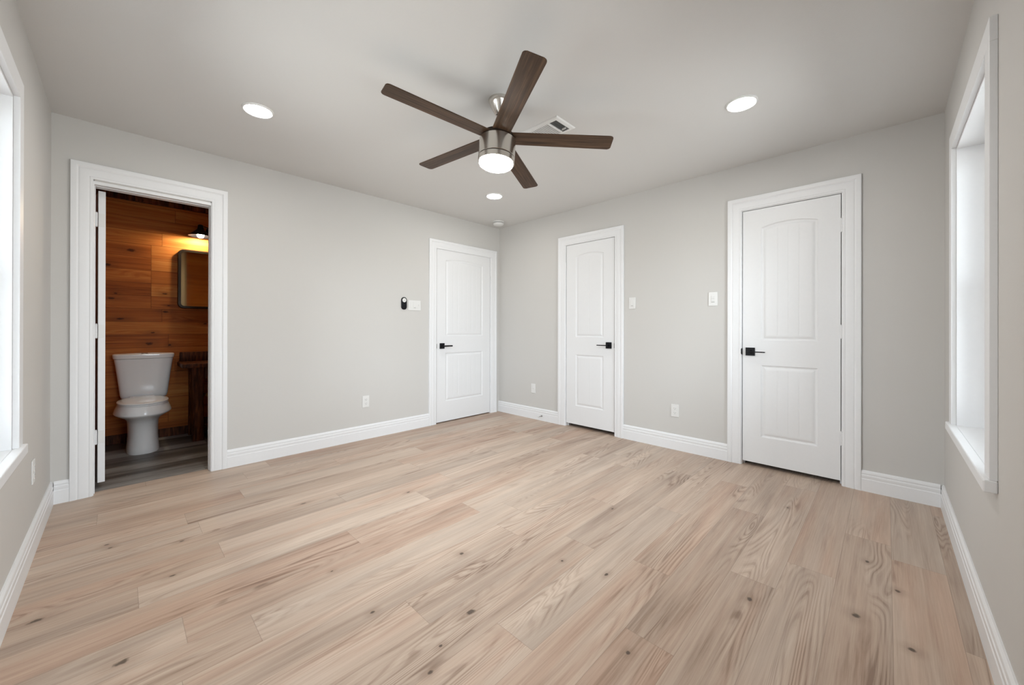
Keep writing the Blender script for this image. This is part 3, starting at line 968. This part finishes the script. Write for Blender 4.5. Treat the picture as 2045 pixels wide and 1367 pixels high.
def screws(F, r, zs=(.048, -.048), a=0):
    for z in zs:
        obj('screw', F.disc(a, z, .0028, .0058, .0068, 10), M_PLASTIC, r)

def outlet(F, label, group):
    r = plate('power_outlet', label, 'power outlet', F, group=group)
    for z in (.0195, -.0195):
        f = obj('socket', F.box(-.0165, .0165, .0055, .0085, z - .0145, z + .0145, .0012), M_PLASTIC, r)
        obj('slot', join(F.box(-.0085, -.0060, .0083, .0088, z - .001, z + .008), F.box(.0060, .0085, .0083, .0088, z - .001, z + .008),
                         F.disc(0, z - .0080, .0030, .0083, .0088, 12)), M_SLOT, f)
    screws(F, r, (0,))
    return r
GO = 'white duplex power outlets low on the walls'
outlet(Face('y', 0, -1, -1.840, .373), 'white duplex power outlet low on the wall left of the corner door', GO)
outlet(Face('x', 0, -1, -2.334, .355), 'white power outlet low on the wall between the two right hand doors', GO)
outlet(Face('x', -W, 1, -.700, .388), 'white power outlet below the left window sill, at the left edge', GO)

# blank / cable plate
F = Face('x', 0, -1, -.614, .371)
r = plate('cable_plate', 'small white cable plate low on the wall between corner and narrow door', 'wall plate', F)
obj('cable_jack', F.disc(0, 0, .0055, .0055, .013, 14), M_PLASTIC, r, smooth=True)
screws(F, r)

def rocker(F, r, a, w=.033, h=.066, dark=True):
    p = obj('switch_rocker', F.box(a - w / 2, a + w / 2, .0055, .0095, -h / 2, h / 2, .0015), M_PLASTIC, r)
    if dark: obj('slider_slot', F.box(a - .011, a + .011, .0093, .0099, -h / 2 + .006, -h / 2 + .0095), M_SLOT, p)
    return p
GS = 'white light switches by the doors'
F = Face('y', 0, -1, -1.290, 1.356)
r = plate('light_switch', 'wide white triple light switch beside the corner door', 'light switch', F, .158, .110, GS)
rocker(F, r, -.046, .033, .066, False); rocker(F, r, 0)
p = obj('switch_frame', F.box(.0295, .0625, .0055, .0080, -.033, .033, .0012), M_PLASTIC, r)
obj('switch_toggle', F.box(.0420, .0500, .0075, .0135, -.004, .016, .0015), M_PLASTIC, p)
F = Face('x', 0, -1, -1.914, 1.357)
r = plate('light_switch', 'white dimmer switch right of the narrow door', 'light switch', F, .070, .114, GS)
rocker(F, r, 0)
F = Face('x', 0, -1, -2.655, 1.359)
r = plate('light_switch', 'white double rocker switch left of the door nearest the right window', 'light switch', F, .072, .118, GS)
p = obj('switch_frame', F.box(-.0165, .0165, .0055, .0075, -.033, .033, .0012), M_PLASTIC, r)
obj('switch_rocker', F.box(-.0125, .0125, .0070, .0110, .004, .026, .0015), M_PLASTIC, p)
obj('switch_rocker', F.box(-.0125, .0125, .0070, .0110, -.022, .000, .0015), M_PLASTIC, p)
obj('slider_slot', F.box(-.013, .013, .0073, .0079, -.0295, -.0262), M_SLOT, p)

# black oval remote on the wall
F = Face('y', 0, -1, -1.4215, 1.3715)
r = thing('wall_remote', 'black oval wall control with white round dial, left of the triple switch', 'wall control', F.loc())
def oval(F, w, h, o0, o1, bev):
    pts = []
    R = w / 2
    for k in range(17): a = PI * k / 16; pts.append((R * math.cos(a), h / 2 - R + R * math.sin(a)))
    for k in range(17): a = PI + PI * k / 16; pts.append((R * math.cos(a), -h / 2 + R + R * math.sin(a)))
    rings = []
    for s, o in ((1, o0), (1, o1 - bev), (1 - bev * 2 / w, o1)):
        rings.append([F.pt(x * s, o, z * s) for x, z in pts])
    return loft(bmesh.new(), rings)
obj('remote_body', oval(F, .062, .134, 0, .016, .004), M_BLACK, r, smooth=30)
d = obj('dial', F.disc(-.002, .034, .0225, .0155, .0180, 32), M_PLASTIC, r, smooth=30)
obj('dial_mark', F.disc(-.002, .034, .0045, .0178, .0185, 16), M_STEEL, d, smooth=30)

# door stop on the baseboard
r = thing('door_stop', 'small metal door stop on the baseboard left of the narrow door', 'door stop', (-.0155, -.760, .056))
bm = bmesh.new(); tube(bm, [(0, 0, 0), (-.004, 0, 0)], .011, 18); obj('mount', bm, M_STEEL, r, smooth=True)
bm = bmesh.new(); tube(bm, [(-.004, 0, 0), (-.055, 0, 0)], .0042, 14); obj('stem', bm, M_STEEL, r, smooth=True)
bm = bmesh.new(); tube(bm, [(-.055, 0, 0), (-.068, 0, 0)], .0075, 16); obj('rubber_tip', bm, M_PLASTIC, r, smooth=True)

# ------------------------------------------------------------------ bathroom things
def toilet():
    cx = -3.408
    root = thing('toilet', 'white two piece toilet standing in the bathroom', 'toilet', (cx, 1.16, 0))
    oy = -1.16
    S = lambda cy, z, hx_, hy_, e=2.2, hb=None: superell(0, cy + oy, z, hx_, hy_, e, 56, hb)
    rings = [S(1.12, 0, .108, .205, 2.6), S(1.12, .012, .110, .208, 2.6), S(1.12, .06, .106, .203, 2.6), S(1.12, .14, .101, .200, 2.5),
             S(1.12, .22, .102, .208, 2.4), S(1.118, .268, .105, .217, 2.35), S(1.112, .292, .112, .228, 2.3), S(1.105, .312, .132, .248, 2.2),
             S(1.098, .330, .162, .275, 2.15), S(1.09, .345, .184, .294, 2.1), S(1.09, .353, .191, .301, 2.1), S(1.09, .359, .191, .302, 2.1),
             S(1.09, .385, .183, .294, 2.1), S(1.09, .416, .172, .283, 2.1), S(1.09, .428, .166, .277, 2.1)]
    obj('bowl', loft(bmesh.new(), rings), M_PORC, root, smooth=60)
    bm = bmesh.new(); box(bm, -.12, .12, 1.27 + oy, 1.49 + oy, .34, .432, .012, 3)
    obj('tank_shelf', bm, M_PORC, root, smooth=True)
    def pill(z0, z1, hx_, hy_, cy, dome=0):
        rr = [S(cy, z0, hx_ * .985, hy_ * .985, 2.25), S(cy, z0 + .004, hx_, hy_, 2.25), S(cy, z1 - .006, hx_, hy_, 2.25),
              S(cy, z1 - .001, hx_ * .975, hy_ * .975, 2.25), S(cy, z1 + dome * .6, hx_ * .8, hy_ * .8, 2.2), S(cy, z1 + dome, hx_ * .35, hy_ * .35, 2.1)]
        return loft(bmesh.new(), rr)
    obj('seat', pill(.4282, .441, .168, .245, 1.07), M_PORC, root, smooth=50)
    obj('seat_lid', pill(.4415, .457, .170, .248, 1.07, .006), M_PORC, root, smooth=50)
    bm = bmesh.new(); box(bm, -.085, .085, 1.295 + oy, 1.325 + oy, .4285, .462, .006, 3)
    obj('seat_hinge', bm, M_PORC, root, smooth=True)
    cy = 1.42
    T_ = lambda z, hx_, hf, e=4.2: superell(0.018, cy + oy, z, hx_, hf, e, 64, .085)
    rings = [T_(.433, .150, .078), T_(.440, .160, .086), T_(.470, .168, .090), T_(.55, .176, .094), T_(.65, .187, .098), T_(.75, .199, .102), T_(.808, .207, .105), T_(.810, .200, .1)]
    obj('tank', loft(bmesh.new(), rings), M_PORC, root, smooth=45)
    rings = [T_(.8105, .205, .108), T_(.814, .213, .114), T_(.838, .217, .117), T_(.850, .216, .116), T_(.855, .208, .109), T_(.8535, .15, .07), T_(.852, .05, .02)]
    obj('tank_lid', loft(bmesh.new(), rings), M_PORC, root, smooth=45)
    bm = bmesh.new(); tube(bm, [(.018, cy + oy - .01, .852), (.018, cy + oy - .01, .858)], .022, 24)
    obj('flush_button', bm, M_STEEL, root, smooth=True)
    return root
toilet()

def vanity():
    root = thing('bathroom_vanity', 'dark rustic wooden vanity right of the toilet', 'vanity', (-2.72, 1.3, 0))
    ox, oy = 2.72, -1.3
    def B(x0, x1, y0, y1, z0, z1, bev=.006): return bx(x0 + ox, x1 + ox, y0 + oy, y1 + oy, z0, z1, bevel=bev)
    obj('countertop', B(-3.142, -2.30, 1.055, BY - .0125, .716, .757, .008), M_RUSTIC, root, smooth=True)
    obj('backsplash', B(-3.125, -2.30, 1.478, BY - .0125, .7575, .852, .005), M_RUSTIC, root, smooth=True)
    for x0 in (-3.062, -2.43):
        for y0 in (1.085, 1.41):
            bm = bmesh.new()
            rings = []
            for z, g in ((0, .044), (.15, .041), (.4, .038), (.6, .041), (.7155, .046)):
                rings.append([(x0 + .046 + ox + px * g, y0 + .045 + oy + py * g, z) for px, py in
                              ((-1, -.8), (-.8, -1), (.8, -1), (1, -.8), (1, .8), (.8, 1), (-.8, 1), (-1, .8))])
            obj('leg', loft(bm, rings), M_RUSTIC, root, smooth=20)
    obj('apron', B(-2.968, -2.432, 1.10, 1.135, .60, .7155, .004), M_RUSTIC, root, smooth=True)
    obj('side_panel', B(-3.045, -3.02, 1.178, 1.412, .05, .7155, .003), M_RUSTIC, root, smooth=True)
    obj('lower_shelf', B(-2.968, -2.432, 1.13, 1.50, .12, .15, .004), M_RUSTIC, root, smooth=True)
vanity()

# brass stop valve seen under the vanity
r = thing('stop_valve', 'small brass fitting glinting under the dark vanity', 'water valve', (-2.905, BY - .012, .395))
bm = bmesh.new(); tube(bm, [(0, 0, 0), (0, -.07, 0)], .011, 14); obj('valve_pipe', bm, M_BRASS, r, smooth=True)
bm = bmesh.new(); tube(bm, [(0, -.07, 0), (0, -.088, 0)], .020, 16); obj('valve_handle', bm, M_BRASS, r, smooth=True)

def mirror():
    x0, x1, z0, z1 = -3.142, -2.53, 1.305, 1.915
    yb, yf = BY - .0125, BY - .055
    root = thing('mirror', 'rounded dark framed mirror on the cedar wall', 'mirror', ((x0 + x1) / 2, BY - .012, z0))
    cx = (x0 + x1) / 2
    bm = bmesh.new()
    rings = []
    for ins, y, r_ in ((0, yb, .05), (0, yf + .006, .05), (.004, yf, .047), (.024, yf, .03), (.026, yf + .010, .028)):
        rings.append([(x - cx, y - (BY - .012), z - z0) for x, z in round_rect(x0 + ins, x1 - ins, z0 + ins, z1 - ins, r_)])
    loft(bm, rings, True, False)
    obj('mirror_frame', bm, M_BRONZE, root, smooth=35)
    bm = bmesh.new()
    rings = [[(x - cx, y - (BY - .012), z - z0) for x, z in round_rect(x0 + .025, x1 - .025, z0 + .025, z1 - .025, .029)] for y in (yf + .012, yf + .0075)]
    obj('mirror_pane', loft(bm, rings), M_MIRROR, root)
mirror()

def sconce():
    cx, cy = -2.975, 1.36
    root = thing('wall_sconce', 'black barn style wall lamp glowing above the mirror', 'wall lamp', (cx, cy, 2.05))
    prof = [(.0, .118), (.018, .118), (.022, .112), (.026, .080), (.032, .066), (.048, .050), (.072, .028), (.092, .010), (.100, .000),
            (.0985, -.001), (.090, .007), (.070, .024), (.046, .045), (.028, .060), (.0, .064)]
    obj('lamp_shade', lathe(bmesh.new(), prof, 48), M_BLACK, root, smooth=60)
    bm = bmesh.new()
    bmesh.ops.create_uvsphere(bm, u_segments=24, v_segments=16, radius=.030)
    bm.transform(Matrix.Translation((0, 0, .012)))
    obj('bulb', bm, M_BULB, root, smooth=True)
    bm = bmesh.new()
    wy = BY - .012 - cy
    tube(bm, [(0, 0, .10), (.02, .012, .106), (.06, .05, .106), (.10, .11, .095), (.115, wy - .012, .085)], .008, 14)
    obj('lamp_arm', bm, M_BLACK, root, smooth=True)
    bm = bmesh.new(); tube(bm, [(.115, wy, .085), (.115, wy - .016, .085)], .055, 32)
    obj('back_plate', bm, M_BLACK, root, smooth=True)
sconce()
